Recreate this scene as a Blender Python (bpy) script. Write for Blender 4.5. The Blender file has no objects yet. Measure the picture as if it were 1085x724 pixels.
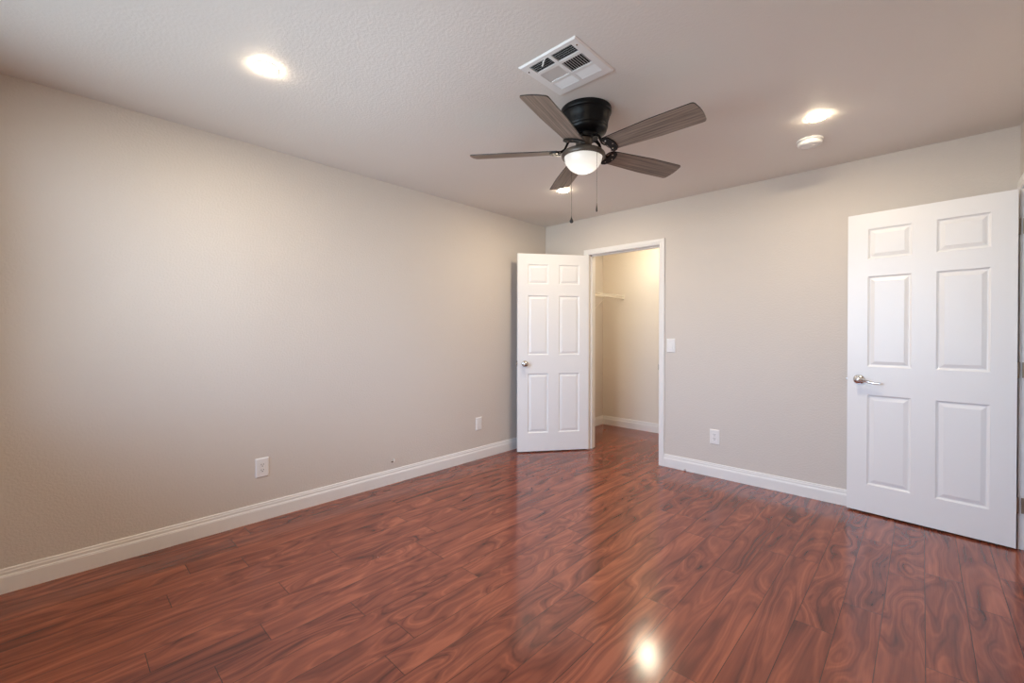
import bpy, bmesh, math, random
from mathutils import Vector, Matrix

random.seed(7)
scene = bpy.context.scene
col = scene.collection
PI = math.pi

# ------------------------------------------------------------------ camera
F_PX, CY_PX, PITCH, ROLL, YAW, CAM_H, CAM_X = 459.10, 355.90, 0.0062, 0.0010, 0.7583, 1.2271, 3.1371
cam_data = bpy.data.cameras.new('camera')
cam = bpy.data.objects.new('camera', cam_data)
col.objects.link(cam)
cam_data.sensor_width = 36.0
cam_data.lens = F_PX * 36.0 / 1085.0
cam_data.shift_y = (CY_PX - 362.0) / 1085.0
cam_data.clip_start = 0.02
fwd = Vector((-math.sin(YAW), math.cos(YAW), 0))
rgt = Vector((math.cos(YAW), math.sin(YAW), 0))
upv = Vector((0, 0, 1))
f2 = fwd * math.cos(PITCH) - upv * math.sin(PITCH)
u2 = upv * math.cos(PITCH) + fwd * math.sin(PITCH)
r3 = rgt * math.cos(ROLL) + u2 * math.sin(ROLL)
u3 = u2 * math.cos(ROLL) - rgt * math.sin(ROLL)
cam.matrix_world = Matrix(((r3.x, u3.x, -f2.x, CAM_X), (r3.y, u3.y, -f2.y, 0.0), (r3.z, u3.z, -f2.z, CAM_H), (0, 0, 0, 1)))
scene.camera = cam

# ------------------------------------------------------------------ world, light, exposure
SKY_UP = (0.41, 0.57, 0.81)
SKY_LOW = (0.37, 0.44, 0.50)
SKY_STRENGTH = 10.0
GROUND_STRENGTH = 10.0
LAMP_POWER = 200.0
CLOSET_LAMP = 38.0
BULB_POWER = 8.5
LAMP_COLOR = (1.58, 1.31, 0.93)
CLOSET_COLOR = (1.55, 1.36, 1.00)
BULB_COLOR = (1.08, 1.0, 0.90)
scene.view_settings.view_transform = 'Standard'
scene.view_settings.look = 'None'
scene.view_settings.exposure = 1.0
scene.view_settings.gamma = 1.0
scene.view_settings.use_curve_mapping = False
scene.cycles.max_bounces = 14
scene.cycles.diffuse_bounces = 10
scene.cycles.glossy_bounces = 6
scene.cycles.transmission_bounces = 8
scene.cycles.transparent_max_bounces = 12
scene.cycles.sample_clamp_indirect = 8.0
scene.cycles.use_denoising = True
scene.cycles.caustics_reflective = False
scene.cycles.caustics_refractive = False

world = bpy.data.worlds.new('daylight')
scene.world = world
world.use_nodes = True
wn, wl = world.node_tree.nodes, world.node_tree.links
wn.clear()
w_out = wn.new('ShaderNodeOutputWorld')
w_bg = wn.new('ShaderNodeBackground')
w_tc = wn.new('ShaderNodeTexCoord')
w_sep = wn.new('ShaderNodeSeparateXYZ')
w_map = wn.new('ShaderNodeMapRange')
w_map.inputs['From Min'].default_value = -0.08
w_map.inputs['From Max'].default_value = 0.08
w_ramp = wn.new('ShaderNodeMix'); w_ramp.data_type = 'RGBA'
w_ramp.inputs[6].default_value = tuple(c * GROUND_STRENGTH for c in SKY_LOW) + (1,)
w_ramp.inputs[7].default_value = tuple(c * SKY_STRENGTH for c in SKY_UP) + (1,)
wl.new(w_tc.outputs['Generated'], w_sep.inputs[0])
wl.new(w_sep.outputs['Z'], w_map.inputs['Value'])
wl.new(w_map.outputs[0], w_ramp.inputs[0])
wl.new(w_ramp.outputs[2], w_bg.inputs['Color'])
wl.new(w_bg.outputs[0], w_out.inputs['Surface'])

# room dimensions (metres): left wall x = 0, far wall y = D, camera near the back right corner
D, W, H = 3.8724, 3.5462, 2.44
BACK = -0.60
WT = 0.12                              # wall thickness
CL_BACK, CL_RIGHT = 5.098, 1.90        # closet inner faces
OX0, OX1, OZ = 0.585, 1.355, 2.047     # closet opening (clear)
DY0, DY1 = 2.985, 3.768                # bedroom doorway in the right wall (clear)
WX0, WX1, WZ0, WZ1 = 0.35, 2.45, 0.80, 2.30   # window in the back wall
HALL_X = 4.70

portal = bpy.data.lights.new('window_portal', 'AREA')
portal.shape = 'RECTANGLE'
portal.size, portal.size_y = WX1 - WX0, WZ1 - WZ0
portal.cycles.is_portal = True
portal_o = bpy.data.objects.new('window_portal', portal)
portal_o.location = ((WX0 + WX1) / 2, BACK - WT - 0.02, (WZ0 + WZ1) / 2)
portal_o.rotation_euler = (PI / 2, 0, 0)
col.objects.link(portal_o)

# ------------------------------------------------------------------ materials
def mat(name):
    m = bpy.data.materials.new(name)
    m.use_nodes = True
    nt = m.node_tree
    return m, nt.nodes, nt.links, nt.nodes['Principled BSDF']

def simple(name, color, rough=0.5, metal=0.0, spec=0.5, bump=None, coat=0.0):
    m, n, l, b = mat(name)
    b.inputs['Base Color'].default_value = (*color, 1)
    b.inputs['Roughness'].default_value = rough
    b.inputs['Metallic'].default_value = metal
    b.inputs['Specular IOR Level'].default_value = spec
    b.inputs['Coat Weight'].default_value = coat
    if bump:
        scale, dist, detail = bump
        tc = n.new('ShaderNodeTexCoord')
        nz = n.new('ShaderNodeTexNoise')
        nz.inputs['Scale'].default_value = scale
        nz.inputs['Detail'].default_value = detail
        bp = n.new('ShaderNodeBump')
        bp.inputs['Strength'].default_value = 1.0
        bp.inputs['Distance'].default_value = dist
        l.new(tc.outputs['Object'], nz.inputs['Vector'])
        l.new(nz.outputs['Fac'], bp.inputs['Height'])
        l.new(bp.outputs['Normal'], b.inputs['Normal'])
    return m

def plaster(name, color, scale, dist):
    """sprayed orange-peel drywall paint"""
    m, n, l, b = mat(name)
    b.inputs['Roughness'].default_value = 0.62
    b.inputs['Specular IOR Level'].default_value = 0.3
    tc = n.new('ShaderNodeTexCoord')
    big = n.new('ShaderNodeTexNoise'); big.inputs['Scale'].default_value = 1.3; big.inputs['Detail'].default_value = 3
    mx = n.new('ShaderNodeMix'); mx.data_type = 'RGBA'
    mx.inputs[6].default_value = (*[c * 0.985 for c in color], 1)
    mx.inputs[7].default_value = (*[min(1, c * 1.015) for c in color], 1)
    nz = n.new('ShaderNodeTexNoise'); nz.inputs['Scale'].default_value = scale; nz.inputs['Detail'].default_value = 3
    rp = n.new('ShaderNodeMapRange'); rp.inputs['From Min'].default_value = 0.42; rp.inputs['From Max'].default_value = 0.62
    bp = n.new('ShaderNodeBump'); bp.inputs['Distance'].default_value = dist; bp.inputs['Strength'].default_value = 0.8
    l.new(tc.outputs['Object'], big.inputs['Vector']); l.new(tc.outputs['Object'], nz.inputs['Vector'])
    l.new(big.outputs['Fac'], mx.inputs[0]); l.new(mx.outputs[2], b.inputs['Base Color'])
    l.new(nz.outputs['Fac'], rp.inputs['Value']); l.new(rp.outputs[0], bp.inputs['Height'])
    l.new(bp.outputs['Normal'], b.inputs['Normal'])
    return m

M_WALL = plaster('wall_paint', (0.640, 0.587, 0.535), 85.0, 0.0006)
M_CEIL = plaster('ceiling_paint', (0.735, 0.705, 0.668), 75.0, 0.00035)
M_CLOSET = plaster('closet_paint', (0.78, 0.72, 0.64), 85.0, 0.0005)
M_TRIM = simple('trim_enamel', (0.80, 0.785, 0.765), 0.32)
M_DOOR = simple('door_enamel', (0.82, 0.815, 0.81), 0.33)
M_PLATE = simple('plate_plastic', (0.80, 0.785, 0.77), 0.35)
M_SLOT = simple('slot_shadow', (0.05, 0.045, 0.04), 0.6)
M_CHROME = simple('polished_chrome', (0.72, 0.71, 0.70), 0.12, 1.0)
M_NICKEL = simple('satin_nickel', (0.60, 0.54, 0.48), 0.22, 1.0)
M_HINGE = simple('hinge_steel', (0.42, 0.34, 0.26), 0.38, 1.0)
M_BLACK = simple('matte_black_metal', (0.004, 0.004, 0.0045), 0.34, 0.0, 0.20)
M_BRONZE = simple('brushed_bronze', (0.085, 0.066, 0.052), 0.38, 0.35)
M_VENT = simple('vent_enamel', (0.80, 0.79, 0.785), 0.35)
M_DUCT = simple('duct_dark', (0.018, 0.016, 0.015), 0.9)
M_SMOKE = simple('detector_plastic', (0.78, 0.77, 0.75), 0.45)
M_WIRE = simple('wire_shelf_vinyl', (0.80, 0.76, 0.68), 0.4)
M_CABLE = simple('white_cable', (0.78, 0.74, 0.70), 0.45)
M_CONNECT = simple('connector_brass', (0.16, 0.12, 0.09), 0.4, 0.6)
M_WINFRAME = simple('window_vinyl', (0.82, 0.82, 0.81), 0.35)
M_EDGE = simple('blade_edge_dark', (0.022, 0.016, 0.013), 0.5)

def emissive(name, color, strength):
    m, n, l, b = mat(name)
    b.inputs['Base Color'].default_value = (0.8, 0.8, 0.8, 1)
    b.inputs['Emission Color'].default_value = (*color, 1)
    b.inputs['Emission Strength'].default_value = strength
    return m
M_LAMP = emissive('lamp_diffuser', LAMP_COLOR, LAMP_POWER)
M_CLAMP = emissive('closet_lamp_diffuser', CLOSET_COLOR, CLOSET_LAMP)
M_BULB = emissive('bulb_glow', BULB_COLOR, BULB_POWER)

def frosted():
    m, n, l, b = mat('frosted_glass')
    out = n['Material Output']
    tr = n.new('ShaderNodeBsdfTranslucent'); tr.inputs['Color'].default_value = (0.86, 0.85, 0.83, 1)
    df = n.new('ShaderNodeBsdfDiffuse'); df.inputs['Color'].default_value = (0.72, 0.73, 0.73, 1)
    gl = n.new('ShaderNodeBsdfGlossy'); gl.inputs['Roughness'].default_value = 0.25
    m1 = n.new('ShaderNodeMixShader'); m1.inputs[0].default_value = 0.45
    m2 = n.new('ShaderNodeMixShader'); m2.inputs[0].default_value = 0.05
    l.new(tr.outputs[0], m1.inputs[1]); l.new(df.outputs[0], m1.inputs[2])
    l.new(m1.outputs[0], m2.inputs[1]); l.new(gl.outputs[0], m2.inputs[2])
    l.new(m2.outputs[0], out.inputs['Surface'])
    return m
M_FROST = frosted()

def pane():
    m, n, l, b = mat('window_glass')
    out = n['Material Output']
    tr = n.new('ShaderNodeBsdfTransparent'); tr.inputs['Color'].default_value = (0.93, 0.95, 0.95, 1)
    gl = n.new('ShaderNodeBsdfGlossy'); gl.inputs['Roughness'].default_value = 0.02
    fr = n.new('ShaderNodeFresnel'); fr.inputs['IOR'].default_value = 1.45
    ms = n.new('ShaderNodeMixShader')
    l.new(fr.outputs[0], ms.inputs[0]); l.new(tr.outputs[0], ms.inputs[1]); l.new(gl.outputs[0], ms.inputs[2])
    l.new(ms.outputs[0], out.inputs['Surface'])
    return m
M_GLASS = pane()

def math_node(n, l, op, a, b=None, clamp=False):
    nd = n.new('ShaderNodeMath'); nd.operation = op; nd.use_clamp = clamp
    for i, v in enumerate((a, b)):
        if v is None: continue
        if isinstance(v, (int, float)): nd.inputs[i].default_value = v
        else: l.new(v, nd.inputs[i])
    return nd.outputs[0]

def floor_material():
    m, n, l, b = mat('rosewood_laminate')
    uv = n.new('ShaderNodeUVMap'); uv.uv_map = 'plank'
    at = n.new('ShaderNodeAttribute'); at.attribute_name = 'plank_random'
    sx = n.new('ShaderNodeSeparateXYZ'); l.new(uv.outputs[0], sx.inputs[0])
    sr = n.new('ShaderNodeSeparateColor'); l.new(at.outputs['Color'], sr.inputs[0])
    u, v = sx.outputs[0], sx.outputs[1]
    R, G, B = sr.outputs[0], sr.outputs[1], sr.outputs[2]
    def vec(us, vs, ws):
        c = n.new('ShaderNodeCombineXYZ')
        l.new(math_node(n, l, 'MULTIPLY', u, us), c.inputs[0])
        l.new(math_node(n, l, 'MULTIPLY', v, vs), c.inputs[1])
        l.new(math_node(n, l, 'MULTIPLY', R, ws), c.inputs[2])
        return c.outputs[0]
    def noise(vecs, scale, detail, rough=0.5, dist=0.0):
        t = n.new('ShaderNodeTexNoise'); t.inputs['Scale'].default_value = scale
        t.inputs['Detail'].default_value = detail; t.inputs['Roughness'].default_value = rough
        t.inputs['Distortion'].default_value = dist
        l.new(vecs, t.inputs['Vector']); return t
    # domain warp, strong on burly planks, weak on straight-grained ones
    warp = noise(vec(2.6, 5.5, 61.0), 1.0, 1.2, 0.4)
    ws = n.new('ShaderNodeVectorMath'); ws.operation = 'SUBTRACT'; ws.inputs[1].default_value = (0.5, 0.5, 0.5)
    l.new(warp.outputs['Color'], ws.inputs[0])
    wm = n.new('ShaderNodeVectorMath'); wm.operation = 'SCALE'
    l.new(ws.outputs[0], wm.inputs[0])
    gs = math_node(n, l, 'MULTIPLY_ADD', G, 1.5); gs.node.inputs[2].default_value = 0.15
    l.new(gs, wm.inputs['Scale'])
    wa = n.new('ShaderNodeVectorMath'); wa.operation = 'ADD'
    l.new(vec(0.55, 6.0, 37.0), wa.inputs[0]); l.new(wm.outputs[0], wa.inputs[1])
    base = noise(wa.outputs[0], 1.0, 1.0, 0.4)
    fine = noise(wa.outputs[0], 3.0, 2.0, 0.5)
    ph = math_node(n, l, 'MULTIPLY', base.outputs['Fac'], 58.0)
    ph = math_node(n, l, 'ADD', ph, math_node(n, l, 'MULTIPLY', fine.outputs['Fac'], 4.5))
    rings = math_node(n, l, 'MULTIPLY_ADD', math_node(n, l, 'SINE', ph), 0.5); rings.node.inputs[2].default_value = 0.5
    rings2 = math_node(n, l, 'MULTIPLY_ADD', math_node(n, l, 'SINE', math_node(n, l, 'MULTIPLY', ph, 3.1)), 0.5); rings2.node.inputs[2].default_value = 0.5
    # dark heartwood figure: a second warped field, patchy on burly boards
    drift = noise(wa.outputs[0], 2.2, 3.0, 0.55)
    patch = noise(vec(2.3, 9.0, 83.0), 1.0, 2.0, 0.5)
    fibre = noise(vec(6.0, 200.0, 11.0), 1.0, 3.0, 0.6)
    amp = math_node(n, l, 'MULTIPLY_ADD', patch.outputs['Fac'], 0.55); amp.node.inputs[2].default_value = -0.05
    tone = math_node(n, l, 'MULTIPLY', rings, amp)
    tone = math_node(n, l, 'ADD', tone, math_node(n, l, 'MULTIPLY', rings2, 0.11))
    tone = math_node(n, l, 'ADD', tone, math_node(n, l, 'MULTIPLY', drift.outputs['Fac'], 1.00))
    tone = math_node(n, l, 'ADD', tone, math_node(n, l, 'MULTIPLY', patch.outputs['Fac'], -0.50))
    tone = math_node(n, l, 'ADD', tone, math_node(n, l, 'MULTIPLY', fibre.outputs['Fac'], 0.26))
    tone = math_node(n, l, 'ADD', tone, math_node(n, l, 'MULTIPLY', B, 0.10))
    tone = math_node(n, l, 'SUBTRACT', tone, 0.11, clamp=True)
    cr = n.new('ShaderNodeValToRGB')
    e = cr.color_ramp.elements
    e[0].position = 0.10; e[0].color = (0.075, 0.022, 0.016, 1)
    e[1].position = 0.95; e[1].color = (0.385, 0.122, 0.068, 1)
    k = cr.color_ramp.elements.new(0.40); k.color = (0.178, 0.048, 0.030, 1)
    k = cr.color_ramp.elements.new(0.66); k.color = (0.272, 0.078, 0.044, 1)
    l.new(tone, cr.inputs[0])
    # bevelled seams: distance to the board's edges is stored in the second uv layer
    uv2 = n.new('ShaderNodeUVMap'); uv2.uv_map = 'edge'
    s2 = n.new('ShaderNodeSeparateXYZ'); l.new(uv2.outputs[0], s2.inputs[0])
    at2 = n.new('ShaderNodeAttribute'); at2.attribute_name = 'plank_size'
    s3 = n.new('ShaderNodeSeparateXYZ'); l.new(at2.outputs['Vector'], s3.inputs[0])
    du = math_node(n, l, 'MINIMUM', s2.outputs[0], math_node(n, l, 'SUBTRACT', s3.outputs[0], s2.outputs[0]))
    dv = math_node(n, l, 'MINIMUM', s2.outputs[1], math_node(n, l, 'SUBTRACT', s3.outputs[1], s2.outputs[1]))
    dd = math_node(n, l, 'MINIMUM', du, dv)
    seam = n.new('ShaderNodeMapRange'); seam.inputs['From Min'].default_value = 0.0006; seam.inputs['From Max'].default_value = 0.0017
    l.new(dd, seam.inputs['Value'])
    mx = n.new('ShaderNodeMix'); mx.data_type = 'RGBA'
    mx.inputs[6].default_value = (0.035, 0.013, 0.009, 1)
    l.new(seam.outputs[0], mx.inputs[0]); l.new(cr.outputs[0], mx.inputs[7])
    l.new(mx.outputs[2], b.inputs['Base Color'])
    b.inputs['Roughness'].default_value = 0.15
    b.inputs['Specular IOR Level'].default_value = 0.5
    return m
M_FLOOR = floor_material()

def blade_material():
    m, n, l, b = mat('weathered_oak_blade')
    tc = n.new('ShaderNodeTexCoord')
    mp = n.new('ShaderNodeMapping'); mp.inputs['Scale'].default_value = (3.2, 115.0, 8.0)
    oi = n.new('ShaderNodeObjectInfo')
    ad = n.new('ShaderNodeVectorMath'); ad.operation = 'ADD'
    l.new(tc.outputs['Object'], mp.inputs[0]); l.new(mp.outputs[0], ad.inputs[0])
    rs = n.new('ShaderNodeMath'); rs.operation = 'MULTIPLY'; rs.inputs[1].default_value = 40.0
    l.new(oi.outputs['Random'], rs.inputs[0]); l.new(rs.outputs[0], ad.inputs[1])
    nz = n.new('ShaderNodeTexNoise'); nz.inputs['Scale'].default_value = 1.0; nz.inputs['Detail'].default_value = 6; nz.inputs['Roughness'].default_value = 0.62
    l.new(ad.outputs[0], nz.inputs['Vector'])
    cr = n.new('ShaderNodeValToRGB'); e = cr.color_ramp.elements
    e[0].position = 0.28; e[0].color = (0.075, 0.055, 0.044, 1)
    e[1].position = 0.74; e[1].color = (0.360, 0.285, 0.228, 1)
    l.new(nz.outputs['Fac'], cr.inputs[0]); l.new(cr.outputs[0], b.inputs['Base Color'])
    b.inputs['Roughness'].default_value = 0.48
    return m
M_BLADE = blade_material()

# ------------------------------------------------------------------ mesh helpers
def box(bm, x0, x1, y0, y1, z0, z1, bevel=0.0, mi=0):
    r = bmesh.ops.create_cube(bm, size=1.0)
    vs = r['verts']
    for v in vs:
        v.co = Vector(((x0 + x1) / 2 + v.co.x * (x1 - x0), (y0 + y1) / 2 + v.co.y * (y1 - y0), (z0 + z1) / 2 + v.co.z * (z1 - z0)))
    fs = {f for v in vs for f in v.link_faces}
    for f in fs: f.material_index = mi
    if bevel > 0:
        es = list({e for v in vs for e in v.link_edges})
        bmesh.ops.bevel(bm, geom=es, offset=bevel, segments=2, affect='EDGES', profile=0.5, material=-1)

def lathe(bm, profile, center=(0, 0, 0), axis='Z', seg=48, mi=0):
    """profile: list of (r, h); closed to the axis where r == 0"""
    cx, cy, cz = center
    rings = []
    for r, h in profile:
        ring = []
        cnt = 1 if r < 1e-6 else seg
        for k in range(cnt):
            a = 2 * PI * k / seg
            p, q = r * math.cos(a), r * math.sin(a)
            if axis == 'Z': co = (cx + p, cy + q, cz + h)
            elif axis == 'X': co = (cx + h, cy + p, cz + q)
            else: co = (cx + p, cy + h, cz + q)
            ring.append(bm.verts.new(co))
        rings.append(ring)
    for A, B in zip(rings, rings[1:]):
        for k in range(seg):
            k2 = (k + 1) % seg
            if len(A) == 1 and len(B) == 1: continue
            if len(A) == 1: f = [A[0], B[k2], B[k]]
            elif len(B) == 1: f = [A[k], A[k2], B[0]]
            else: f = [A[k], A[k2], B[k2], B[k]]
            bm.faces.new(f).material_index = mi

def tube(bm, pts, r, seg=10, mi=0, flat=1.0):
    """round bar along a polyline; r may be a list"""
    pts = [Vector(p) for p in pts]
    rings = []
    ref = Vector((0, 0, 1))
    for i, p in enumerate(pts):
        t = (pts[min(i + 1, len(pts) - 1)] - pts[max(i - 1, 0)]).normalized()
        a = t.cross(ref)
        if a.length < 1e-3: a = t.cross(Vector((1, 0, 0)))
        a.normalize(); b = a.cross(t).normalized()
        rr = r[i] if isinstance(r, (list, tuple)) else r
        rings.append([bm.verts.new(p + a * math.cos(2 * PI * k / seg) * rr + b * math.sin(2 * PI * k / seg) * rr * flat) for k in range(seg)])
    for A, B in zip(rings, rings[1:]):
        for k in range(seg):
            bm.faces.new((A[k], A[(k + 1) % seg], B[(k + 1) % seg], B[k])).material_index = mi
    bm.faces.new(list(reversed(rings[0]))).material_index = mi
    bm.faces.new(rings[-1]).material_index = mi

def obj(name, bm, mats, parent=None, loc=None, smooth=True, angle=35, rot=None):
    bmesh.ops.recalc_face_normals(bm, faces=bm.faces)
    if smooth:
        lim = math.radians(angle)
        for e in bm.edges:
            e.smooth = not (len(e.link_faces) == 2 and e.calc_face_angle(0) > lim)
        for f in bm.faces: f.smooth = True
    me = bpy.data.meshes.new(name)
    bm.to_mesh(me); bm.free()
    for m in (mats if isinstance(mats, (list, tuple)) else [mats]): me.materials.append(m)
    o = bpy.data.objects.new(name, me)
    col.objects.link(o)
    if parent: o.parent = parent
    if loc: o.location = loc
    if rot: o.rotation_euler = rot
    return o

def tag(o, label=None, cat=None, group=None, kind=None):
    if label: o['label'] = label
    if cat: o['category'] = cat
    if group: o['group'] = group
    if kind: o['kind'] = kind
    return o

def thing(name, label, cat, loc=(0, 0, 0), rot=(0, 0, 0), group=None, kind=None):
    o = bpy.data.objects.new(name, None)
    o.empty_display_size = 0.1
    o.location = loc; o.rotation_euler = rot
    col.objects.link(o)
    return tag(o, label, cat, group, kind)

def copy_tree(o, parent=None):
    c = o.copy(); col.objects.link(c)
    if parent: c.parent = parent
    for ch in list(o.children): copy_tree(ch, c)
    return c

def struct(name, bm, m, label, cat, parent=None, smooth=False):
    o = obj(name, bm, m, parent, smooth=smooth)
    if not parent: tag(o, label, cat, kind='structure')
    return o

# ------------------------------------------------------------------ floor: one laminate field laid board by board
PW, PX0 = 0.1355, 2.203
FIX = {-2: [1.690], 0: [1.884], -1: [1.459], 2: [1.544], -10: [0.753], -9: [0.233], -7: [0.400, 0.922], -5: [0.990], 6: [2.942, 1.9], 7: [2.2]}
bm = bmesh.new()
uvl = bm.loops.layers.uv.new('plank'); uve = bm.loops.layers.uv.new('edge')
rl = bm.loops.layers.float_color.new('plank_random')
sl = bm.faces.layers.float_vector.new('plank_size')
FX0, FX1, FY0, FY1 = -0.06, HALL_X, BACK - 0.06, CL_BACK + 0.06
rf = random.Random(21)
k0, k1 = math.floor((FX0 - PX0) / PW), math.ceil((FX1 - PX0) / PW)
for k in range(k0, k1):
    xa, xb = max(FX0, PX0 + k * PW), min(FX1, PX0 + (k + 1) * PW)
    if xb - xa < 1e-4: continue
    fixed = sorted(FIX.get(k, [rf.uniform(0.0, 4.5)]))
    js = list(fixed)
    y = fixed[0]
    while y > FY0:
        y -= rf.choice((0.86, 1.22, 1.22, 1.22)); js.append(y)
    y = fixed[-1]
    while y < FY1:
        y += rf.choice((0.86, 1.22, 1.22, 1.22)); js.append(y)
    js = sorted(js)
    for ya, yb in zip(js, js[1:]):
        a, b_ = max(ya, FY0), min(yb, FY1)
        if b_ - a < 1e-4: continue
        f = bm.faces.new([bm.verts.new(c) for c in ((xa, a, 0), (xb, a, 0), (xb, b_, 0), (xa, b_, 0))])
        burl = rf.random() ** 1.3
        rnd = (rf.random(), burl, rf.random(), 1)
        off = rf.uniform(0, 30)
        f[sl] = Vector((yb - ya, PW, 0))
        for lp in f.loops:
            c = lp.vert.co
            lp[uvl].uv = (c.y - ya + off, c.x - (PX0 + k * PW))
            lp[uve].uv = (c.y - ya, c.x - (PX0 + k * PW))
            lp[rl] = rnd
floor = struct('floor', bm, M_FLOOR, 'glossy red-brown rosewood laminate plank floor', 'floor')

# ------------------------------------------------------------------ ceiling and walls
bm = bmesh.new()
box(bm, -WT, HALL_X + WT, BACK - WT, CL_BACK + WT, H, H + 0.10)
struct('ceiling', bm, M_CEIL, 'lightly textured greige ceiling', 'ceiling')

bm = bmesh.new(); box(bm, -WT, 0, BACK - WT, CL_BACK + WT, -0.02, H)
struct('wall_left', bm, M_WALL, 'long plain greige wall on the left', 'wall')

JB = 0.018   # jamb board thickness
bm = bmesh.new()
box(bm, 0, OX0 - JB, D, D + WT, -0.02, H)
box(bm, OX1 + JB, W + WT, D, D + WT, -0.02, H)
box(bm, OX0 - JB, OX1 + JB, D, D + WT, OZ + JB, H)
struct('wall_far', bm, M_WALL, 'greige far wall holding the closet opening', 'wall')

bm = bmesh.new()
box(bm, W, W + WT, BACK - WT, DY0 - JB, -0.02, H)
box(bm, W, W + WT, DY1 + JB, D, -0.02, H)
box(bm, W, W + WT, DY0 - JB, DY1 + JB, OZ + JB, H)
struct('wall_right', bm, M_WALL, 'greige wall on the right holding the open doorway', 'wall')

bm = bmesh.new()
box(bm, 0, WX0, BACK - WT, BACK, -0.02, H)
box(bm, WX1, W, BACK - WT, BACK, -0.02, H)
box(bm, WX0, WX1, BACK - WT, BACK, -0.02, WZ0)
box(bm, WX0, WX1, BACK - WT, BACK, WZ1, H)
struct('wall_back', bm, M_WALL, 'greige back wall with the daylight window', 'wall')

bm = bmesh.new(); box(bm, 0, CL_RIGHT + WT, CL_BACK, CL_BACK + WT, -0.02, H)
struct('wall_closet_back', bm, M_CLOSET, 'cream back wall inside the closet', 'wall')
bm = bmesh.new(); box(bm, CL_RIGHT, CL_RIGHT + WT, D + WT, CL_BACK, -0.02, H)
struct('wall_closet_right', bm, M_CLOSET, 'cream right-hand wall inside the closet', 'wall')
bm = bmesh.new()
box(bm, HALL_X, HALL_X + WT, BACK - WT, CL_BACK + WT, -0.02, H)
struct('wall_hall_right', bm, M_WALL, 'hallway wall beyond the right doorway', 'wall')
bm = bmesh.new(); box(bm, W + WT, HALL_X, CL_BACK, CL_BACK + WT, -0.02, H)
struct('wall_hall_far', bm, M_WALL, 'far end wall of the hallway', 'wall')
bm = bmesh.new(); box(bm, W + WT, HALL_X, BACK - WT, BACK, -0.02, H)
struct('wall_hall_back', bm, M_WALL, 'near end wall of the hallway', 'wall')

# ------------------------------------------------------------------ baseboards (two-groove profile swept along each wall)
BB = [(0, 0), (0.0135, 0), (0.0135, 0.074), (0.0120, 0.0775), (0.0120, 0.081), (0.0100, 0.0835), (0.0088, 0.0870),
      (0.0092, 0.0985), (0.0078, 0.1010), (0.0066, 0.1035), (0.0066, 0.1110), (0.0040, 0.1150), (0, 0.1150)]
def baseboard(name, p0, p1, nrm, label, m0=0.0, m1=0.0):
    """m0/m1: mitre (+1 outside the run shortens with depth) at each end"""
    bm = bmesh.new()
    p0, p1, nrm = Vector((*p0, 0)), Vector((*p1, 0)), Vector((*nrm, 0))
    d = (p1 - p0).normalized()
    A = [bm.verts.new(p0 + nrm * t + d * t * m0 + Vector((0, 0, z))) for t, z in BB]
    B = [bm.verts.new(p1 + nrm * t - d * t * m1 + Vector((0, 0, z))) for t, z in BB]
    n = len(BB)
    for i in range(n):
        bm.faces.new((A[i], A[(i + 1) % n], B[(i + 1) % n], B[i]))
    bm.faces.new(list(reversed(A))); bm.faces.new(B)
    return struct(name, bm, M_TRIM, label, 'baseboard')
CASW = 0.052
baseboard('baseboard_left', (0, BACK), (0, D), (1, 0), 'white grooved baseboard along the long left wall', 1, 1)
baseboard('baseboard_far', (OX1 + 0.004 + CASW, D), (W, D), (0, -1), 'white grooved baseboard on the far wall between closet casing and right door', 0, 1)
baseboard('baseboard_far_left', (0, D), (OX0 - 0.004 - CASW, D), (0, -1), 'short white baseboard behind the open closet door', 1, 0)
baseboard('baseboard_right', (W, DY0 - 0.06), (W, BACK), (-1, 0), 'white baseboard on the right wall', 0, 1)
baseboard('baseboard_back', (W, BACK), (0, BACK), (0, 1), 'white baseboard under the window', 1, 1)
baseboard('baseboard_closet_left', (0, D + WT), (0, CL_BACK), (1, 0), 'white baseboard on the closet left wall', 0, 1)
baseboard('baseboard_closet_back', (0, CL_BACK), (CL_RIGHT, CL_BACK), (0, -1), 'white baseboard on the closet back wall', 1, 1)

# ------------------------------------------------------------------ door casings with jambs
CAS = [(0.0, 0.0), (0.0, 0.0085), (0.004, 0.0115), (0.016, 0.0125), (0.020, 0.0150), (0.034, 0.0165), (0.046, 0.0165), (CASW, 0.0140), (CASW, 0.0)]
def casing(bm, a0, a1, zt, place):
    """three-sided mitred casing; place(a, z, t) -> world"""
    cols = []
    path = [('l', 0.0), ('l', 1.0), ('r', 1.0), ('r', 0.0)]
    for side, top in path:
        ring = []
        for o, t in CAS:
            a = (a0 - o) if side == 'l' else (a1 + o)
            z = (zt + o) if top else 0.0
            ring.append(bm.verts.new(place(a, z, t)))
        cols.append(ring)
    n = len(CAS)
    for A, B in zip(cols, cols[1:]):
        for i in range(n):
            bm.faces.new((A[i], A[(i + 1) % n], B[(i + 1) % n], B[i]))
    bm.faces.new(cols[0]); bm.faces.new(list(reversed(cols[-1])))

t1 = thing('trim_1', 'white casing framing the closet opening', 'door frame', (OX0, D, 0), kind='structure')
bm = bmesh.new(); casing(bm, OX0 - 0.004 - OX0, OX1 + 0.004 - OX0, OZ + 0.004, lambda a, z, t: (a, -t, z))
obj('casing', bm, M_TRIM, t1, smooth=False)
bm = bmesh.new()
OW = OX1 - OX0
box(bm, -JB, 0, 0, WT, 0, OZ, 0.001); box(bm, OW, OW + JB, 0, WT, 0, OZ, 0.001); box(bm, -JB, OW + JB, 0, WT, OZ, OZ + JB, 0.001)
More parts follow.
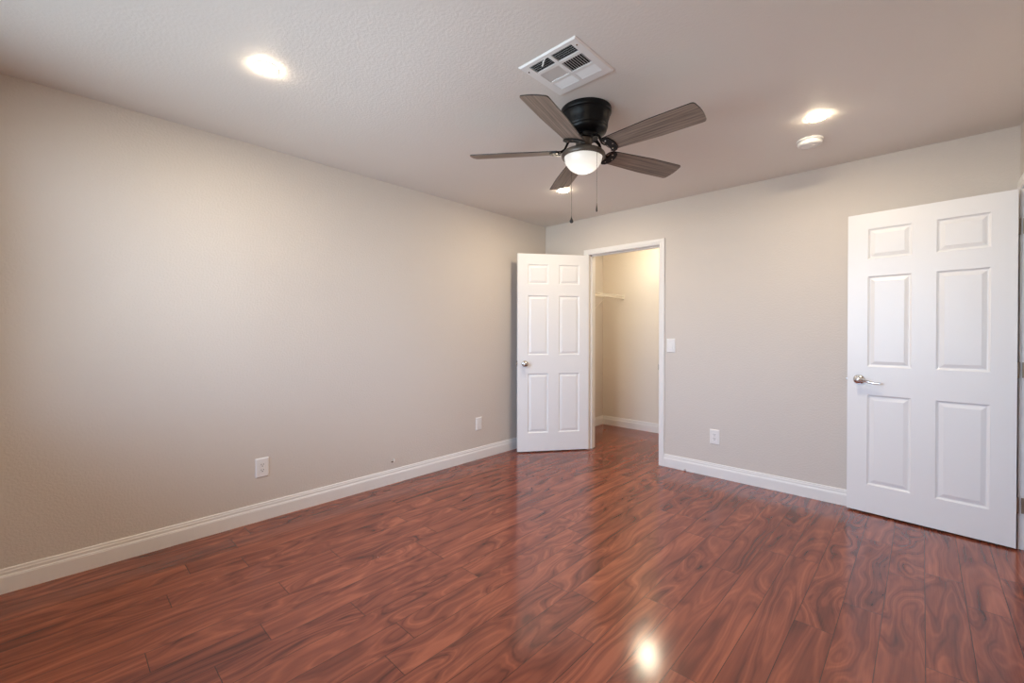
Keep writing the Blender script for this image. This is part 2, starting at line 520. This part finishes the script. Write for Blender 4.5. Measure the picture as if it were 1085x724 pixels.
# door stop strips
box(bm, 0, 0.011, 0.040, 0.075, 0, OZ, 0.002); box(bm, OW - 0.011, OW, 0.040, 0.075, 0, OZ, 0.002); box(bm, 0, OW, 0.040, 0.075, OZ - 0.011, OZ, 0.002)
obj('jamb', bm, M_TRIM, t1, smooth=False)
bm = bmesh.new(); box(bm, OW - 0.0015, OW + 0.001, 0.004, 0.034, 0.875, 0.945, 0.0005); box(bm, OW - 0.004, OW + 0.001, -0.003, 0.006, 0.885, 0.935, 0.001)
obj('strike_plate', bm, M_NICKEL, t1, smooth=False)

t2 = thing('trim_2', 'white casing framing the doorway in the right wall', 'door frame', (W, DY0, 0), kind='structure')
DW = DY1 - DY0
bm = bmesh.new(); casing(bm, -0.004, DW + 0.004, OZ + 0.004, lambda a, z, t: (-t, a, z))
obj('casing', bm, M_TRIM, t2, smooth=False)
bm = bmesh.new()
box(bm, 0, WT, -JB, 0, 0, OZ, 0.001); box(bm, 0, WT, DW, DW + JB, 0, OZ, 0.001); box(bm, 0, WT, -JB, DW + JB, OZ, OZ + JB, 0.001)
box(bm, 0.040, 0.075, 0, 0.011, 0, OZ, 0.002); box(bm, 0.040, 0.075, DW - 0.011, DW, 0, OZ, 0.002); box(bm, 0.040, 0.075, 0, DW, OZ - 0.011, OZ, 0.002)
obj('jamb', bm, M_TRIM, t2, smooth=False)

# ------------------------------------------------------------------ six-panel doors
DOOR_Z0, DOOR_Z1, DOOR_T = 0.012, 2.040, 0.035
def door_leaf(width):
    """local: x along the leaf from the hinge edge, y thickness (0 = the face seen), z up"""
    bm = bmesh.new()
    s = width / 0.765
    us = [0, 0.101 * s, 0.326 * s, 0.438 * s, 0.657 * s, width]
    zs = [DOOR_Z0, 0.201, 0.812, 1.002, 1.613, 1.730, 1.933, DOOR_Z1]
    steps = [(0.000, 0.0), (0.003, 0.0035), (0.010, 0.0085), (0.0150, 0.0090), (0.0340, 0.0028), (0.0365, 0.0022)]
    for side in (0, 1):
        yb, sg = (0.0, 1.0) if side == 0 else (DOOR_T, -1.0)
        for i in range(5):
            for j in range(7):
                x0, x1, z0, z1 = us[i], us[i + 1], zs[j], zs[j + 1]
                if i in (1, 3) and j in (1, 3, 5):
                    prev = None
                    for ins, dep in steps:
                        ring = [bm.verts.new((x, yb + sg * dep, z)) for x, z in ((x0 + ins, z0 + ins), (x1 - ins, z0 + ins), (x1 - ins, z1 - ins), (x0 + ins, z1 - ins))]
                        if prev:
                            for q in range(4): bm.faces.new((prev[q], prev[(q + 1) % 4], ring[(q + 1) % 4], ring[q]))
                        prev = ring
                    bm.faces.new(prev)
                else:
                    bm.faces.new([bm.verts.new((x, yb, z)) for x, z in ((x0, z0), (x1, z0), (x1, z1), (x0, z1))])
    for x in (0, width):
        bm.faces.new([bm.verts.new(c) for c in ((x, 0, DOOR_Z0), (x, DOOR_T, DOOR_Z0), (x, DOOR_T, DOOR_Z1), (x, 0, DOOR_Z1))])
    for z in (DOOR_Z0, DOOR_Z1):
        bm.faces.new([bm.verts.new(c) for c in ((0, 0, z), (width, 0, z), (width, DOOR_T, z), (0, DOOR_T, z))])
    bmesh.ops.remove_doubles(bm, verts=bm.verts, dist=0.00005)
    return bm

def build_door(name, label, hinge, free):
    h, f = Vector((*hinge, 0)), Vector((*free, 0))
    d = f - h
    ang = math.atan2(d.y, d.x)
    r = thing(name, label, 'door', h, (0, 0, ang), kind='structure')
    obj('leaf', door_leaf(d.length), M_DOOR, r, smooth=True, angle=12)
    return r, d.length

# --- closet door: seen face towards the room, thickness behind it
hC, fC = (0.5951, 3.8516), (0.1417, 3.2446)
# leaf runs away from the hinge, so local +y must point behind the seen face: flip handled by swapping the ends
def door_frame(hinge, free, name, label):
    """local x from the free edge to the hinge edge keeps local +y pointing away from the camera"""
    return build_door(name, label, free, hinge)

def mirror_leaf(o, width):
    for v in o.data.vertices: v.co.x = width - v.co.x
    o.data.flip_normals()

door1, wd1 = door_frame(hC, fC, 'door_1', 'white six-panel closet door swung open against the left wall, with a round knob')
mirror_leaf(door1.children[0], wd1)
door2, wd2 = door_frame((3.5262, 3.7281), (2.7578, 3.8036), 'door_2', 'white six-panel bedroom door on the right, open along the far wall, with a lever handle')
mirror_leaf(door2.children[0], wd2)
# local x = 0 at the free edge, x = width at the hinge edge, y < 0 towards the camera

bm = bmesh.new()
lathe(bm, [(0, 0.002), (0.0325, 0.002), (0.0325, -0.003), (0.030, -0.007), (0.016, -0.010), (0.0115, -0.014), (0.0115, -0.028), (0.018, -0.033),
           (0.0255, -0.041), (0.0275, -0.049), (0.0255, -0.057), (0.0190, -0.063), (0.0100, -0.0655), (0, -0.066)], (wd1 - 0.682 + 0.0, 0, 0.913), 'Y', 32)
tag(obj('doorknob', bm, M_NICKEL, door1), 'satin nickel round knob')
bm = bmesh.new()
lathe(bm, [(0, 0), (0.0325, 0), (0.030, 0.007), (0.016, 0.010), (0.0115, 0.014), (0.0115, 0.028), (0.0255, 0.041), (0.0275, 0.049), (0.019, 0.063), (0, 0.066)], (wd1 - 0.682, DOOR_T - 0.001, 0.913), 'Y', 32)
obj('doorknob', bm, M_NICKEL, door1)
for dr in (door1, door2):
    bm = bmesh.new()
    box(bm, -0.0015, 0.001, 0.005, 0.030, 0.885, 0.941, 0.0004)
    box(bm, -0.010, 0.0, 0.011, 0.023, 0.904, 0.922, 0.002)
    tag(obj('latch', bm, M_NICKEL, dr, smooth=False), 'metal latch on the free edge')

ux = wd2 - 0.706
bm = bmesh.new()
lathe(bm, [(0, 0.002), (0.033, 0.002), (0.033, -0.004), (0.0305, -0.008), (0.020, -0.0105), (0.0135, -0.013), (0.0125, -0.040), (0, -0.041)], (ux, 0, 0.912), 'Y', 36)
rose = obj('door_lever', bm, M_CHROME, door2)
tag(rose, 'polished chrome lever handle')
bm = bmesh.new()
pts, rad = [], []
for i in range(15):
    t = i / 14
    sm = t * t * (3 - 2 * t)
    pts.append((ux - 0.012 + 0.130 * t, -0.046 + 0.006 * math.sin(t * PI), 0.914 - 0.019 * min(1.0, 1.25 * sm) + 0.004 * max(0.0, t - 0.8)))
    rad.append((0.0135 if i else 0.009) * (1 - 0.48 * t))
tube(bm, pts, rad, 14, flat=0.85)
obj('lever_arm', bm, M_CHROME, rose)

def hinge_set(door, width, jamb_obj, leaf_boxes, m, label=None):
    for zc in (0.250, 1.020, 1.835):
        bm = bmesh.new()
        # knuckle on the far corner of the hinge edge, leaf let into that edge
        lathe(bm, [(0, -0.046), (0.0055, -0.046), (0.0055, 0.046), (0, 0.046)], (width + 0.004, DOOR_T + 0.003, zc), 'Z', 14)
        box(bm, width - 0.0005, width + 0.0022, 0.002, DOOR_T + 0.001, zc - 0.044, zc + 0.044, 0.0004)
        tag(obj('hinge', bm, m, door), label)
        bm = bmesh.new()
        box(bm, *leaf_boxes, zc - 0.044, zc + 0.044, 0.0004)
        obj('hinge_leaf', bm, m, jamb_obj, smooth=False)
hinge_set(door1, wd1, t1, (-0.001, 0.0018, 0.004, 0.036), M_TRIM)
hinge_set(door2, wd2, t2, (0.002, 0.036, DW - 0.0018, DW + 0.001), M_HINGE, 'tan metal hinge')

# ------------------------------------------------------------------ window in the back wall (behind the camera)
win = thing('window_1', 'wide white sliding window in the back wall', 'window', (WX0, BACK - WT, WZ0), kind='structure')
ww, wh = WX1 - WX0, WZ1 - WZ0
bm = bmesh.new()
for a in ((0, 0.045, 0, wh), (ww - 0.045, ww, 0, wh), (0.045, ww - 0.045, 0, 0.045), (0.045, ww - 0.045, wh - 0.045, wh), (ww / 2 - 0.022, ww / 2 + 0.022, 0.045, wh - 0.045)):
    box(bm, a[0], a[1], 0.0, 0.055, a[2], a[3], 0.003)
obj('window_frame', bm, M_WINFRAME, win, smooth=False)
for x0, x1, y in ((0.045, ww / 2 - 0.022, 0.020), (ww / 2 + 0.022, ww - 0.045, 0.030)):
    bm = bmesh.new()
    bm.faces.new([bm.verts.new(c) for c in ((x0, y, 0.045), (x1, y, 0.045), (x1, y, wh - 0.045), (x0, y, wh - 0.045))])
    obj('pane', bm, M_GLASS, win, smooth=False)

# ------------------------------------------------------------------ ceiling fan
fan = thing('ceiling_fan', 'black flush-mount ceiling fan with five weathered wood blades and a lit bowl light', 'ceiling fan', (1.800, 1.995, H))
bm = bmesh.new()
lathe(bm, [(0, 0), (0.1350, 0), (0.1365, -0.004), (0.1365, -0.020), (0.1345, -0.026), (0.1290, -0.030), (0.1285, -0.036), (0.1270, -0.045), (0.1225, -0.060), (0.1190, -0.075),
           (0.1175, -0.098), (0.1160, -0.104), (0.1130, -0.107), (0.1120, -0.116), (0.1080, -0.124), (0.0900, -0.134), (0.066, -0.140), (0.064, -0.158), (0, -0.158)], seg=64)
obj('motor_housing', bm, M_BLACK, fan)
# light fitter, a touch off the motor axis as the kit hangs
LX, LY = -0.0058, -0.0055
bm = bmesh.new()
lathe(bm, [(0, -0.150), (0.046, -0.150), (0.0455, -0.164), (0.0435, -0.178), (0.0450, -0.196), (0.0520, -0.206), (0.0680, -0.214), (0.0900, -0.221), (0.1090, -0.229), (0.1165, -0.237),
           (0.1180, -0.243), (0.1180, -0.253), (0.1150, -0.258), (0.1080, -0.260), (0.1040, -0.258), (0.1030, -0.245), (0, -0.240)], (LX, LY, 0), seg=64)
fit = obj('light_fitter', bm, M_BRONZE, fan)
tag(fit, 'brown bronze bell-shaped light fitter')
bm = bmesh.new()
prof = [(0.1015, -0.250), (0.1015, -0.257)]
for i in range(1, 13):
    a = i / 12 * PI / 2
    prof.append((0.1010 * math.cos(a) if i < 12 else 0.0, -0.257 - 0.083 * math.sin(a)))
lathe(bm, prof, (LX, LY, 0), seg=56)
tag(obj('light_bowl', bm, M_FROST, fan), 'frosted white glass bowl')
bm = bmesh.new()
lathe(bm, [(0, -0.322), (0.009, -0.320), (0.017, -0.312), (0.020, -0.302), (0.017, -0.291), (0.012, -0.283), (0.012, -0.262), (0, -0.262)], (LX, LY, 0), seg=24)
obj('light_bulb', bm, M_BULB, fan)

R0, R1, PITCHB = 0.150, 0.642, math.radians(13)
BLZ = -0.222
def blade_bm():
    bm = bmesh.new()
    n = 22
    out = []
    def hw(t): return 0.054 + 0.016 * min(1, t / 0.55)
    top, bot = [], []
    L = R1 - R0
    for i in range(n + 1):
        t = i / n
        top.append((R0 + L * t, hw(t)))
    w1 = hw(1.0)
    # rounded tip corners with a gently bowed end
    rc = 0.017
    outline = []
    outline += [(R0 + L * t / n, -hw(t / n)) for t in range(0, n) if R0 + L * t / n < R1 - rc - 0.008]
    for i in range(7):
        a = -PI / 2 + i / 6 * PI / 2
        outline.append((R1 - rc - 0.006 + rc * math.cos(a), -w1 + rc + rc * math.sin(a)))
    outline += [(R1 - 0.001, -w1 * 0.35), (R1, 0), (R1 - 0.001, w1 * 0.35)]
    for i in range(7):
        a = i / 6 * PI / 2
        outline.append((R1 - rc - 0.006 + rc * math.cos(a), w1 - rc + rc * math.sin(a)))
    outline += [(R0 + L * t / n, hw(t / n)) for t in range(n, -1, -1) if R0 + L * t / n < R1 - rc - 0.008]
    # root with clipped corners
    outline += [(R0 - 0.016, hw(0) * 0.6), (R0 - 0.020, 0), (R0 - 0.016, -hw(0) * 0.6)]
    th = 0.0055
    vb = [bm.verts.new((x, y, -th / 2)) for x, y in outline]
    vt = [bm.verts.new((x, y, th / 2)) for x, y in outline]
    bm.faces.new(vt); bm.faces.new(list(reversed(vb)))
    for i in range(len(vb)):
        j = (i + 1) % len(vb)
        bm.faces.new((vb[i], vb[j], vt[j], vt[i])).material_index = 1
    return bm
def iron_bm():
    """black blade bracket: crescent plate over the blade root, bolts and a curved arm up to the motor"""
    bm = bmesh.new()
    zt = -0.0035
    cres = []
    for i in range(17):
        a = -PI / 2 + i / 16 * PI
        cres.append((0.142 + 0.052 * math.cos(a) + 0.012 * abs(math.sin(a)) ** 3, 0.062 * math.sin(a)))
    for i in range(15):
        a = PI / 2 - i / 14 * PI
        cres.append((0.136 + 0.012 * math.cos(a), 0.050 * math.sin(a)))
    lo = [bm.verts.new((x, y, zt - 0.0055)) for x, y in cres]
    hi = [bm.verts.new((x, y, zt)) for x, y in cres]
    bm.faces.new(hi); bm.faces.new(list(reversed(lo)))
    for i in range(len(lo)):
        j = (i + 1) % len(lo)
        bm.faces.new((lo[i], lo[j], hi[j], hi[i]))
    return bm
def arm_bm():
    bm = bmesh.new()
    pts = [(0.052, 0, -0.150), (0.075, 0, -0.153), (0.092, 0, -0.166), (0.102, 0, -0.188), (0.112, 0, -0.208), (0.128, 0, -0.2185), (0.152, 0, -0.2215), (0.168, 0, -0.2225)]
    tube(bm, pts, [0.012, 0.012, 0.010, 0.009, 0.009, 0.010, 0.012, 0.010], 12, flat=0.7)
    return bm
blade_src = None
for k in range(5):
    a = math.radians(-4.0 + 72 * k)
    if k == 0:
        irn = obj('blade_iron', arm_bm(), M_BLACK, fan)
        plate = obj('bracket_plate', iron_bm(), M_BLACK, irn, loc=(0, 0, BLZ), rot=(-PITCHB, 0, 0))
        for sx, sy in ((0.180, 0.0), (0.158, 0.034), (0.158, -0.034)):
            bm = bmesh.new()
            lathe(bm, [(0, -0.0115), (0.0026, -0.0112), (0.0040, -0.0095), (0.0040, -0.0080), (0, -0.0080)], (sx, sy, 0), 'Z', 12)
            obj('screw', bm, M_NICKEL, irn, loc=(0, 0, BLZ), rot=(-PITCHB, 0, 0))
        bl = obj('blade', blade_bm(), [M_BLADE, M_EDGE], fan, loc=(0, 0, BLZ), angle=25)
        blade_src = bl
        irn.rotation_euler = (0, 0, a)
        irn_src = irn
    else:
        irn = copy_tree(irn_src, fan); irn.rotation_euler = (0, 0, a)
        bl = blade_src.copy(); col.objects.link(bl); bl.parent = fan
    # pitch about the blade's own axis, then turn to its place
    bl.rotation_mode = 'QUATERNION'
    bl.rotation_quaternion = (Matrix.Rotation(a, 3, 'Z') @ Matrix.Rotation(-PITCHB, 3, 'X')).to_quaternion()

# the motor's spinning half and the light kit hang a little out of plumb, as on the real fan
TILT = Matrix.Translation((0, 0, -0.08)) @ Matrix.Rotation(math.radians(1.7), 4, fwd) @ Matrix.Rotation(math.radians(0.8), 4, rgt) @ Matrix.Translation((0, 0, 0.08))
for ch in fan.children:
    if not ch.name.startswith('motor_housing'):
        ch.matrix_basis = TILT @ ch.matrix_basis

# pull chains of small beads with fobs
def chain(name, x, y, ztop, zbot, fob):
    bm = bmesh.new()
    tube(bm, [(x, y, ztop), (x, y, zbot + 0.03)], 0.0009, 6)
    z = ztop
    while z > zbot + 0.03:
        bmesh.ops.create_icosphere(bm, subdivisions=1, radius=0.0016, matrix=Matrix.Translation((x, y, z)))
        z -= 0.0048
    # short horizontal eyelet from the fitter rim
    v = Vector((LX - x, LY - y, 0)).normalized() * 0.012
    tube(bm, [(x, y, ztop), (x + v.x, y + v.y, ztop + 0.001)], 0.0022, 8)
    c = obj('pull_chain', bm, M_BRONZE, fan)
    bm = bmesh.new()
    if fob == 'drop':
        lathe(bm, [(0, 0.040), (0.002, 0.039), (0.0030, 0.032), (0.0060, 0.024), (0.0100, 0.015), (0.0112, 0.009), (0.0090, 0.003), (0.004, 0.0), (0, 0)], (x, y, zbot), 'Z', 20)
    else:
        lathe(bm, [(0, 0.046), (0.0018, 0.045), (0.0022, 0.034), (0.0036, 0.024), (0.0046, 0.012), (0.0040, 0.002), (0, 0)], (x, y, zbot), 'Z', 16)
    obj('chain_fob', bm, M_EDGE, c)
chain('a', 0.1052, -0.0552, -0.246, 1.857 - H, 'slim')
chain('b', -0.1150, 0.0290, -0.246, 1.853 - H, 'drop')

# ------------------------------------------------------------------ ceiling air register
vent = thing('air_vent', 'square white ceiling air register with six louvre banks, beside the fan', 'vent', (1.948, 1.6185, H))
VX, VY = 1.948, 1.6185
cols_x = [(1.834 - VX, 1.942 - VX), (1.958 - VX, 2.066 - VX)]
rows_y = [(1.487 - VY, 1.547 - VY), (1.565 - VY, 1.648 - VY), (1.666 - VY, 1.727 - VY)]
o = 0.157
bm = bmesh.new()
def vbar(x0, x1, y0, y1, z0=-0.007, z1=-0.0005): box(bm, x0, x1, y0, y1, z0, z1)
# face plate as strips around the six openings
vbar(-o + 0.006, cols_x[0][0], -o + 0.006, o - 0.006); vbar(cols_x[1][1], o - 0.006, -o + 0.006, o - 0.006)
for ya, yb in ((-o + 0.006, rows_y[0][0]), (rows_y[0][1], rows_y[1][0]), (rows_y[1][1], rows_y[2][0]), (rows_y[2][1], o - 0.006)):
    vbar(cols_x[0][0], cols_x[1][1], ya, yb)
for ya, yb in rows_y: vbar(cols_x[0][1], cols_x[1][0], ya, yb)
# bevelled rim
ring = [(o, -0.0005), (o, -0.002), (o - 0.007, -0.007)]
prev = None
for rr, z in ring:
    cur = [bm.verts.new((sx * rr, sy * rr, z)) for sx, sy in ((-1, -1), (1, -1), (1, 1), (-1, 1))]
    if prev:
        for q in range(4): bm.faces.new((prev[q], prev[(q + 1) % 4], cur[(q + 1) % 4], cur[q]))
    prev = cur
for sx, sy in ((0.134, -0.112), (-0.138, -0.104)):
    lathe(bm, [(0, -0.0092), (0.003, -0.0086), (0.0045, -0.007)], (sx, sy, 0), 'Z', 12, mi=1)
obj('face_plate', bm, [M_VENT, M_NICKEL], vent, smooth=False)
bm = bmesh.new(); box(bm, cols_x[0][0] - 0.003, cols_x[1][1] + 0.003, rows_y[0][0] - 0.003, rows_y[2][1] + 0.003, -0.0010, -0.0004)
tag(obj('duct_opening', bm, M_DUCT, vent, smooth=False), 'dark duct opening behind the louvres')
def slat(bm, along, c0, c1, pos, tilt, wid=0.0095, z=-0.0046):
    """thin tilted slat; along 'x' or 'y'"""
    ca, sa = math.cos(tilt) * wid / 2, math.sin(tilt) * wid / 2
    th = 0.0006
    q = [(-ca, -sa), (ca, sa), (ca, sa + th), (-ca, -sa + th)]
    rings = []
    for c in (c0, c1):
        rings.append([bm.verts.new((c, pos + p, z + s) if along == 'x' else (pos + p, c, z + s)) for p, s in q])
    for i in range(4): bm.faces.new((rings[0][i], rings[0][(i + 1) % 4], rings[1][(i + 1) % 4], rings[1][i]))
    bm.faces.new(rings[0]); bm.faces.new(list(reversed(rings[1])))
for ri, (ya, yb) in enumerate(rows_y):
    for ci, (xa, xb) in enumerate(cols_x):
        bm = bmesh.new()
        if ri == 1:
            n = 9
            for i in range(n):
                slat(bm, 'y', ya, yb, xa + (i + 0.5) * (xb - xa) / n, math.radians(38 if ci == 0 else -38), 0.0085)
        else:
            n = 5 if ri == 0 else 6
            for i in range(n):
                slat(bm, 'x', xa, xb, ya + (i + 0.5) * (yb - ya) / n, math.radians(38 if ri == 0 else -30), 0.0085 if ri == 0 else 0.0080)
        obj('louvre_bank', bm, M_VENT, vent, smooth=False)
bm = bmesh.new()
tube(bm, [(1.931 - VX, 1.483 - VY, -0.010), (1.918 - VX, 1.488 - VY, -0.014), (1.905 - VX, 1.499 - VY, -0.018), (1.893 - VX, 1.508 - VY, -0.016)], [0.002, 0.003, 0.0036, 0.003], 8, flat=0.6)
tube(bm, [(1.905 - VX, 1.499 - VY, -0.018), (1.905 - VX, 1.499 - VY, -0.003)], 0.002, 8)
tag(obj('damper_lever', bm, M_PLATE, vent), 'small white damper lever')

# ------------------------------------------------------------------ recessed ceiling lamps
def recessed(loc, label, lamp_mat, group, drop=0.0049):
    t = thing('recessed_light', label, 'ceiling light', loc, group=group)
    bm = bmesh.new()
    lathe(bm, [(0.0440, -0.0020), (0.0450, -0.0026), (0.0485, -0.0022), (0.0500, -0.0014), (0.0505, 0.0)], seg=40)
    obj('trim_ring', bm, M_PLATE, t)
    bm = bmesh.new()
    lathe(bm, [(0.0440, -0.0026), (0.0430, -0.0026 - drop * 0.35), (0.0390, -0.0026 - drop * 0.62), (0.0280, -0.0026 - drop * 0.85), (0.0140, -0.0026 - drop * 0.97), (0, -0.0026 - drop)], seg=32)
    tag(obj('diffuser', bm, lamp_mat, t), 'glowing white diffuser')
    return t
src = recessed((0.950, 0.672, H), 'lit recessed ceiling lamp above the left wall, nearest the left edge', M_LAMP, 'recessed ceiling lamps')
c2 = copy_tree(src); c2.location = (2.703, 2.945, H); c2['label'] = 'lit recessed ceiling lamp beside the smoke detector'
c3 = copy_tree(src); c3.location = (0.918, 2.976, H); c3['label'] = 'lit recessed ceiling lamp just under the fan blade near the corner'
c5 = copy_tree(src); c5.location = (2.703, 0.672, H); c5['label'] = 'lit recessed ceiling lamp above the camera'

cd = thing('closet_light', 'round dome light on the ceiling inside the closet', 'ceiling light', (0.900, 4.590, H))
bm = bmesh.new(); lathe(bm, [(0, 0), (0.102, 0), (0.104, -0.004), (0.104, -0.016), (0.099, -0.020), (0.090, -0.020), (0, -0.018)], seg=40)
obj('lamp_base', bm, M_PLATE, cd)
bm = bmesh.new()
lathe(bm, [(0.094, -0.019)] + [(0.094 * math.cos(i / 10 * PI / 2) if i < 10 else 0.0, -0.020 - 0.045 * math.sin(i / 10 * PI / 2)) for i in range(11)], seg=36)
tag(obj('lamp_dome', bm, M_CLAMP, cd), 'glowing dome')

# ------------------------------------------------------------------ smoke detector
sd = thing('smoke_detector', 'round white smoke detector on the ceiling near the right-hand lamp', 'smoke detector', (2.618, 3.262, H))
bm = bmesh.new(); lathe(bm, [(0, 0), (0.0700, 0), (0.0710, -0.003), (0.0710, -0.009), (0.068, -0.012), (0, -0.012)], seg=48)
obj('mounting_base', bm, M_SMOKE, sd)
bm = bmesh.new(); lathe(bm, [(0, -0.012), (0.0600, -0.012), (0.0600, -0.015), (0.0660, -0.018), (0.0650, -0.030), (0.0590, -0.036), (0.052, -0.0375), (0.052, -0.0350), (0.044, -0.0350), (0.044, -0.0385), (0.020, -0.0405), (0, -0.041)], seg=48)
obj('sensor_cover', bm, M_SMOKE, sd)
bm = bmesh.new(); lathe(bm, [(0, -0.0445), (0.007, -0.044), (0.009, -0.0415), (0.009, -0.0395), (0, -0.0395)], (0.02, -0.01, 0), 'Z', 16)
obj('test_button', bm, M_PLATE, sd)

# ------------------------------------------------------------------ wall plates: local x along wall, y < 0 out of the wall, z up (centre)
def plate_base(t, w=0.079, h=0.125, parent_name='cover_plate'):
    bm = bmesh.new()
    steps = [(w / 2, h / 2, 0.0), (w / 2, h / 2, -0.0015), (w / 2 - 0.005, h / 2 - 0.005, -0.0058), (0.0180, 0.0345, -0.0062), (0.0172, 0.0337, -0.0045)]
    prev = None
    for x, z, y in steps:
        cur = [bm.verts.new((sx * x, y, sz * z)) for sx, sz in ((-1, -1), (1, -1), (1, 1), (-1, 1))]
        if prev:
            for q in range(4): bm.faces.new((prev[q], prev[(q + 1) % 4], cur[(q + 1) % 4], cur[q]))
        prev = cur
    bm.faces.new(prev)
    return obj(parent_name, bm, M_PLATE, t, smooth=False)
def wall_plate(kind, name, label, cat, loc, rz, group=None):
    t = thing(name, label, cat, loc, (0, 0, rz), group)
    plate_base(t)
    if kind == 'outlet':
        bm = bmesh.new(); box(bm, -0.0166, 0.0166, -0.0072, -0.0030, -0.0331, 0.0331, 0.0008)
        obj('receptacle', bm, M_PLATE, t, smooth=False)
        for zc in (0.0175, -0.0175):
            bm = bmesh.new()
            box(bm, -0.0078, -0.0052, -0.0077, -0.0060, zc - 0.001, zc + 0.008); box(bm, 0.0052, 0.0078, -0.0077, -0.0060, zc + 0.000, zc + 0.008)
            lathe(bm, [(0, -0.0077), (0.0030, -0.0077), (0.0030, -0.006), (0, -0.006)], (0, 0, zc - 0.0075), 'Y', 12)
            tag(obj('socket_slots', bm, M_SLOT, t, smooth=False), 'dark three-hole socket slots')
    elif kind == 'blank':
        bm = bmesh.new(); box(bm, -0.0166, 0.0166, -0.0072, -0.0030, -0.0331, 0.0331, 0.0012)
        obj('insert', bm, M_PLATE, t, smooth=False)
    else:
        bm = bmesh.new()
        v = [(-0.0166, -0.0335), (0.0166, -0.0335), (0.0166, 0.0335), (-0.0166, 0.0335)]
        # tilted rocker paddle, pressed in at the top
        ys = {-0.0335: -0.0105, 0.0335: -0.0060}
        lo = [bm.verts.new((x, -0.003, z)) for x, z in v]; hi = [bm.verts.new((x, ys[z], z)) for x, z in v]
        bm.faces.new(hi); bm.faces.new(lo)
        for q in range(4): bm.faces.new((lo[q], lo[(q + 1) % 4], hi[(q + 1) % 4], hi[q]))
        bmesh.ops.bevel(bm, geom=list(bm.edges), offset=0.0008, segments=2, affect='EDGES')
        obj('rocker', bm, M_PLATE, t, smooth=False)
    return t
wall_plate('outlet', 'wall_outlet', 'white duplex outlet low on the left wall, nearer the camera', 'outlet', (0, 0.932, 0.345), PI / 2, 'white wall outlets')
wall_plate('blank', 'wall_plate', 'white wall plate with plain insert low on the left wall, near the closet door', 'wall plate', (0, 2.841, 0.343), PI / 2)
wall_plate('switch', 'light_switch', 'white rocker light switch beside the closet casing', 'light switch', (1.470, D, 1.115), 0)
wall_plate('outlet', 'wall_outlet', 'white duplex outlet low on the far wall under the light switch', 'outlet', (1.854, D, 0.343), 0, 'white wall outlets')

# cable stub poking out of the left wall, and a cable end by the far baseboard
cab = thing('cable_stub', 'short white cable end poking out of the left wall above the baseboard', 'cable', (0, 1.891, 0.183))
bm = bmesh.new()
tube(bm, [(-0.004, 0.012, 0.010), (0.010, 0.012, 0.010), (0.020, 0.008, 0.004), (0.026, 0.000, -0.001), (0.027, -0.010, 0.000)], 0.0042, 10)
obj('cable', bm, M_CABLE, cab)
bm = bmesh.new(); tube(bm, [(0.027, -0.008, 0.000), (0.027, -0.021, 0.0005)], 0.0052, 10)
tag(obj('connector', bm, M_CONNECT, cab), 'dark connector tip')

bm = bmesh.new()
lathe(bm, [(0, 0), (0.008, 0), (0.0088, -0.002), (0.0080, -0.010), (0.0065, -0.012), (0, -0.0125)], (1.606, D - 0.0135, 0.0095), 'Y', 16)
tag(obj('door_bumper', bm, simple('grey_rubber', (0.55, 0.50, 0.48), 0.6)), 'tiny grey bumper at the floor on the far baseboard', 'door stop')

# ------------------------------------------------------------------ closet wire shelf
sh = thing('wire_shelf', 'white wire shelf on the closet left wall', 'shelf', (0, CL_BACK, 1.715))
SY0, SY1 = D + WT + 0.02 - CL_BACK, -0.004
bm = bmesh.new()
y = SY0 + 0.01
while y < SY1:
    tube(bm, [(0.006, y, 0), (0.300, y, 0), (0.303, y, -0.003), (0.303, y, -0.032)], 0.0016, 6)
    y += 0.0254
obj('deck_wires', bm, M_WIRE, sh)
for nm, x, z, r in (('front_rail', 0.303, 0.0, 0.0032), ('front_rail', 0.303, -0.033, 0.0032), ('back_rail', 0.006, -0.003, 0.0028), ('middle_rail', 0.155, -0.003, 0.0028)):
    bm = bmesh.new(); tube(bm, [(x, SY0, z), (x, SY1, z)], r, 10)
    obj(nm, bm, M_WIRE, sh)
bm = bmesh.new()
box(bm, 0.285, 0.321, -0.006, 0.0, -0.050, 0.010, 0.002); box(bm, 0.291, 0.315, -0.022, -0.006, -0.043, -0.028, 0.002)
lathe(bm, [(0, -0.0085), (0.003, -0.008), (0.0045, -0.006)], (0.303, 0, -0.008), 'Y', 10)
obj('end_bracket', bm, M_WIRE, sh)
for yb in (-0.42, -0.95):
    bm = bmesh.new()
    tube(bm, [(0.303, yb, -0.030), (0.296, yb, -0.040), (0.010, yb, -0.300), (0.004, yb, -0.320)], 0.0045, 8, flat=0.7)
    box(bm, 0.0, 0.006, yb - 0.010, yb + 0.010, -0.335, -0.300, 0.001)
    obj('support_brace', bm, M_WIRE, sh)
